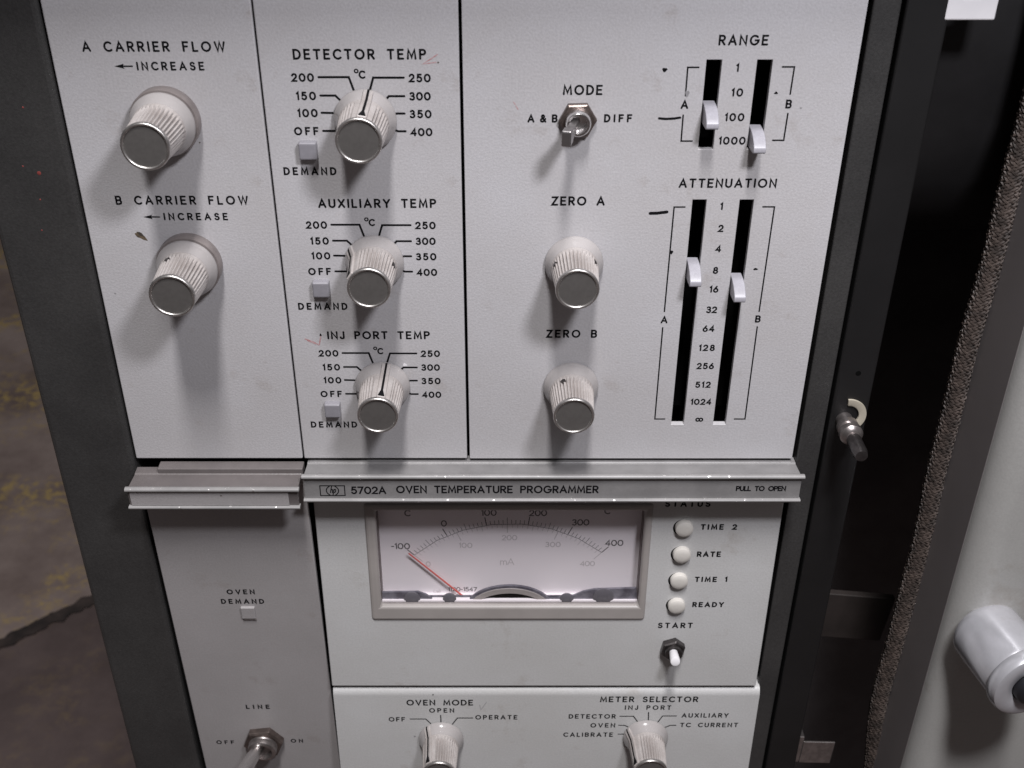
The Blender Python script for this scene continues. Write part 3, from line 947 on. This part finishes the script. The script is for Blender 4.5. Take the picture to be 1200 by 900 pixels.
ribbon(bm, [(1.6, 1.0), (1.4, .1)], .2, .004)
ribbon(bm, [(1.6, 1.0), (1.9, .9), (1.5, .4)], .2, .006)
obj('emblem', bm, M_METERGREY, mt, (a[0], a[1], FZ + .03))
n0, n1 = pr.L(479, 648.5, FZ + 1.6), pr.L(557, 710, FZ + 1.6)
obj('needle', tube([(n0[0], n0[1], FZ + 1.6), (n1[0], n1[1], FZ + 1.6)], [0.26, 0.34], 8), M_NEEDLE, mt)
# smoky clear foot of the meter, with a pale arch round the movement
SZ = FZ + 2.2


def sp(pts):
    return [pr.L(x, y, SZ + .8) for x, y in pts]


foot = [(440, 716), (447, 694), (490, 693.5), (500, 697), (508, 703), (515, 706), (560, 703), (562, 716)]
footr = [(640, 716), (640, 702), (672, 698), (684, 693), (697, 690.5), (746, 689), (748, 716)]
obj('smoky_foot', prism(sp(foot), SZ, SZ + .8), M_SMOKE, mt, bevel=0.2)
obj('smoky_foot', prism(sp(footr), SZ, SZ + .8), M_SMOKE, mt, bevel=0.2)
for x, y, r in ((483, 703, 2.7), (664, 703, 2.2), (707, 699, 3.4), (527, 706, 2.2)):
    q = pr.L(x, y, SZ + 1)
    obj('post_head', lathe([(r, 0), (r, .5), (r * .7, .9), (.01, 1.0)], 24), M_SMOKE2, mt, (q[0], max(q[1], MBOT + 0.4), SZ + .82), smooth=50)
cxa, cya = pr.L(597, 715, SZ + 1.2)
SEMI = range(0, 181, 6)
outer = [(cxa + 13.6 * math.cos(R(t)), cya + 9.1 * math.sin(R(t))) for t in SEMI]
inner = [(cxa + 11.8 * math.cos(R(t)), cya + 6.9 * math.sin(R(t))) for t in SEMI]
rim = [(cxa + 14.6 * math.cos(R(t)), cya + 10.0 * math.sin(R(t))) for t in SEMI]
obj('arch', prism(outer + inner[::-1], SZ, SZ + 1.1), M_BEZEL, mt, bevel=0.15)
obj('arch_rim', prism(rim + outer[::-1], SZ, SZ + .9), M_SMOKE, mt)
obj('movement', prism([(cxa + 11.7 * math.cos(R(t)), cya + 6.8 * math.sin(R(t))) for t in SEMI], FZ + .1, SZ + .3), M_BLACK, mt)
for bar in ([(500, 700), (562, 700), (562, 703), (500, 703)], [(632, 700), (690, 700), (690, 703), (632, 703)]):
    obj('smoky_bar', prism(sp(bar), SZ - .4, SZ - .02), M_SMOKE, mt)
obj('pane', B(MX0 + .02, MX1 - .02, MBOT + .02, MY1 - .02, -1.2, -0.5), M_GLASS, mt)

# status lamps and start switch
for y, x, txt, x0, x1, yb in ((621, 802.3, 'TIME 2', 820.7, 863.5, 620.9), (652, 799.4, 'RATE', 816.3, 844.6, 652.7), (682.7, 796.2, 'TIME 1', 813.8, 852, 682.1), (712, 793.3, 'READY', 811, 848, 711.6)):
    q = pr.L(x, y, 1.6)
    o = obj('status_lamp', lathe([(2.85, -0.5), (2.85, 1.1), (2.7, 1.6), (2.2, 1.9), (1.2, 2.05), (.01, 2.1)], 40), M_BUTTON, pr.e, (q[0], q[1], 0), smooth=40)
    obj('lamp_shadow', lathe([(3.1, 0.0), (3.05, .04), (.01, .05)], 40), M_INK, o, (-0.3, -0.35, 0))  # dark disc set off to lower left, painted as the lamp's shadow
    pr.caption(txt, x0, x1, yb, 2.0, 0.44)
pr.caption('START', 770.6, 811.6, 736.2, 2.2, 0.44)
pr.caption('STATUS', 779, 832.4, 594, 2.2, 0.44)
c = pr.L(788.5, 762, 1.5)
ss = hexnut(pr.e, c[0], c[1], 7.4, 2.4, M_DARKMETAL, 20, 'start_switch')
obj('bushing', lathe([(2.9, 2.2), (3.0, 2.8), (2.9, 3.6), (2.5, 3.8), (2.0, 3.6), (.01, 3.4)], 32), M_DARKMETAL, ss, smooth=40)
q = pr.L(791.5, 776, 10.0)
d = Vector((q[0] - c[0], q[1] - c[1], 10.0))
obj('lever', tube([d * t for t in (.15, .5, .92, .98, 1.0)], [1.3, 1.45, 1.65, 1.5, 1.0], 20), M_WHITE, ss, smooth=50)

# ================================================================== SELECTOR PANEL (bottom, below the seam)
ZV = pr.V * (SEAM - 0.5)
sm = Module('selector_panel', 'grey bottom panel with rounded top edge marked OVEN MODE and METER SELECTOR', 'control panel', -58.4 + 0.0, 0, 0, 2.0)
sm.O = pr.O - pr.V * 40
sm.e.location = sm.O * MM
top = 40 + SEAM - 0.8
rr = 3.0
prof = [(0, 0), (top - rr, 0)] + [(top - rr + rr * math.sin(R(t)), -rr * 0.7 + rr * 0.7 * math.cos(R(t))) for t in range(10, 91, 10)] + [(top, -6), (0, -6)]
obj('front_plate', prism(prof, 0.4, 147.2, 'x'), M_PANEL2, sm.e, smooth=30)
sm.caption('OVEN MODE', 476.4, 554.6, 826.8, 2.55, 0.44)
sm.caption('OPEN', 503, 532.4, 835.2, 2.0, 0.36)
sm.caption('OFF', 455.6, 475, 845.6, 2.0, 0.36)
sm.caption('OPERATE', 557, 606.4, 843.2, 2.0, 0.36)
sm.lines([[(480.6, 842.6), (499, 842.6), (505.4, 848.6)], [(516.4, 838.4), (516.8, 847.5)], [(554, 841.4), (536, 841.4), (529.6, 849.4)]], 0.40)
sm.caption('METER SELECTOR', 703, 818, 822.9, 2.5, 0.44)
sm.caption('INJ PORT', 732, 786.5, 831.9, 2.0, 0.36)
sm.caption('DETECTOR', 666.3, 721.5, 842.2, 2.0, 0.36)
sm.caption('AUXILIARY', 798.5, 853.5, 841, 2.0, 0.36)
sm.caption('OVEN', 691.7, 720.8, 852.6, 2.0, 0.36)
sm.caption('TC CURRENT', 796.5, 864.6, 852.2, 2.0, 0.36)
sm.caption('CALIBRATE', 660, 718.3, 863.5, 2.0, 0.36)
sm.lines([[(726.5, 839.4), (742.3, 839.4), (748, 846.9)], [(760, 834.8), (759.8, 844.8)], [(792.7, 839), (776.5, 839), (770.4, 846.9)],
          [(725, 850), (732, 850), (737.5, 852.6)], [(792, 850), (785.4, 850), (779.6, 852.3)], [(724.4, 860.3), (732.7, 860.3)]], 0.40)
for xc, yt, ang in ((516.3, 848, 128), (758.3, 845.6, 149)):
    q = sm.L(xc, yt, 1.0)
    knob(sm.e, q[0], q[1] - 7.85, 0, ang, False, 16.4)
sm.lines([[(562, 826), (563.5, 832), (570, 823)]], 0.2, m=M_PENCIL, name='pen_mark')
blob(sm, 507.5, 814.2, 0.3, 0.22, M_INK, 'pen_dot')
blob(sm, 486, 863, 0.4, 0.3, M_PENCIL, 'speck')

# ================================================================== OVEN DOOR (right) with its braided gasket and knob
dr = Module('oven_door', 'thick beige grey oven door with braided seal and white cylindrical knob at right', 'door', 135.4, -190)
DH = 385
rad = 8.0
prof = [(0, 2.0), (0, 27 - rad)] + [(rad - rad * math.cos(R(t)), 27 - rad + rad * math.sin(R(t))) for t in range(10, 91, 10)] + [(30, 23.6), (30, 2.0)]
bm = prism(prof, 0, DH, 'y')
o = obj('door_slab', bm, M_DOOR, dr.e, smooth=25)
obj('door_slab', prism([(30, 2), (30, 23.6), (140, 1.5), (140, -18)], 0, DH, 'y'), M_DOOR, dr.e)
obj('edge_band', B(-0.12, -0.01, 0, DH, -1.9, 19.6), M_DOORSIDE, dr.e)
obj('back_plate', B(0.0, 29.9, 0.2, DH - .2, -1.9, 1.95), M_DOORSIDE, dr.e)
gk = bmesh.new()


def gc(y):
    # the seal wanders along the edge of the door
    b = max(0.0, (112 - y) / 60.0)
    return -2.6 + 3.4 * b * b + 0.5 * math.sin(y * 0.045 + 1.2) + 0.2 * math.sin(y * .13), -1.8 + 0.3 * math.sin(y * .06)


NST, PITCH, GR = 11, 11.0, 2.5
for sgn in (1, -1):
    for s in range(NST):
        path = []
        y = 30.0
        i = 0
        while y < 345:
            a = 0.10 * noise.noise((y * .12, 7 * s, sgn)) + sgn * 2 * math.pi * y / PITCH + 2 * math.pi * s / NST
            rr_ = GR + 0.22 * noise.noise((y * .35, s * 3.1, sgn * 5)) + 0.26 * math.sin(NST * 2 * math.pi * y / PITCH + (0 if sgn > 0 else math.pi))
            cx0, cz0 = gc(y)
            path.append((cx0 + rr_ * math.cos(a), y, cz0 + rr_ * math.sin(a)))
            y += 0.6
        tube(path, 0.40, 5, gk)
obj('gasket', gk, M_BRAID, dr.e, smooth=60)
core = tube([(*([gc(y)[0]]), y, gc(y)[1]) for y in range(30, 346, 5)], 2.25, 12)
obj('gasket_core', core, M_BRAID, dr.e, smooth=60)
q = dr.L(1152, 737, 26)
dk = obj('door_knob', lathe([(9.2, -0.2), (10.1, 0.9), (10.6, 2.6), (10.6, 18.5), (10.3, 19.3), (10.2, 19.6)], 56, cap_top=False), M_HKNOB, dr.e, (q[0], q[1], 25.5), (0, R(12), 0), smooth=40)
obj('knob_rim', lathe([(10.2, 19.5), (11.0, 19.8), (11.5, 20.8), (11.5, 22.6), (11.0, 23.8), (10.0, 24.3), (6.4, 24.3), (5.5, 23.6), (5.3, 21)], 56, cap_top=False), M_HKNOB, dk, smooth=40)
obj('knob_core', lathe([(5.2, 20), (5.2, 25.5), (4.8, 26.3), (3.8, 26.8), (.01, 27)], 40), M_RUBBER, dk, smooth=40)

# ================================================================== FLOOR
FLZ = -560.0


def fl(x, y):
    d = FW + Vector(((x - 588) / F, 0, 0)) - UP * ((y - 450) / F)
    return CAM + d * ((FLZ - CAM.z) / d.z)


a, b = fl(-40, 775), fl(110, 703)
M_FLOOR = floor_mat('dirty_concrete', (0.155, 0.113, 0.102), (0.35, 0.28, 0.255), 0.95)
M_SLAB = floor_mat('darker_concrete', (0.075, 0.053, 0.051), (0.155, 0.115, 0.11), 0.12)  # near slab, darker than the one beyond the joint
bm = bmesh.new()
e = (b - a).normalized()
p0, p1 = a - e * 4000, b + e * 4000
nn = Vector((-e.y, e.x, 0)) * 5000
q = [bm.verts.new((p.x, p.y, 0)) for p in (p0 - nn, p1 - nn, p1, p0, p1 + nn, p0 + nn)]
near = bm.faces.new((q[0], q[1], q[2], q[3]))
far = bm.faces.new((q[3], q[2], q[4], q[5]))
near.material_index = 1
tag(obj('floor', bm, [M_FLOOR, M_SLAB], None, (0, 0, FLZ)), None, None, None, 'structure')
bm = bmesh.new()
dirv = (b - a).normalized()
nv = Vector((-dirv.y, dirv.x, 0))
up_, dn_ = [], []
for i in range(41):
    p = a + (b - a) * (i / 40) * 1.25 - (b - a) * 0.1
    h1 = 7 + 5 * noise.noise((i * .35, 0, 0)) + 3 * noise.noise((i * .9, 3, 0))
    h2 = 8 + 5 * noise.noise((i * .4, 9, 0)) + 3 * noise.noise((i * .8, 13, 0))
    up_.append(bm.verts.new((p.x + nv.x * h1, p.y + nv.y * h1, 0)))
    dn_.append(bm.verts.new((p.x - nv.x * h2, p.y - nv.y * h2, 0)))
for i in range(40):
    bm.faces.new((dn_[i], dn_[i + 1], up_[i + 1], up_[i]))
M_CRACK = mat('dirt', (0.06, 0.044, 0.04), 0.9, col2=(0.025, 0.019, 0.018), vscale=40)
tag(obj('floor_joint', bm, M_CRACK, None, (0, 0, FLZ + 2)), None, None, None, 'structure')
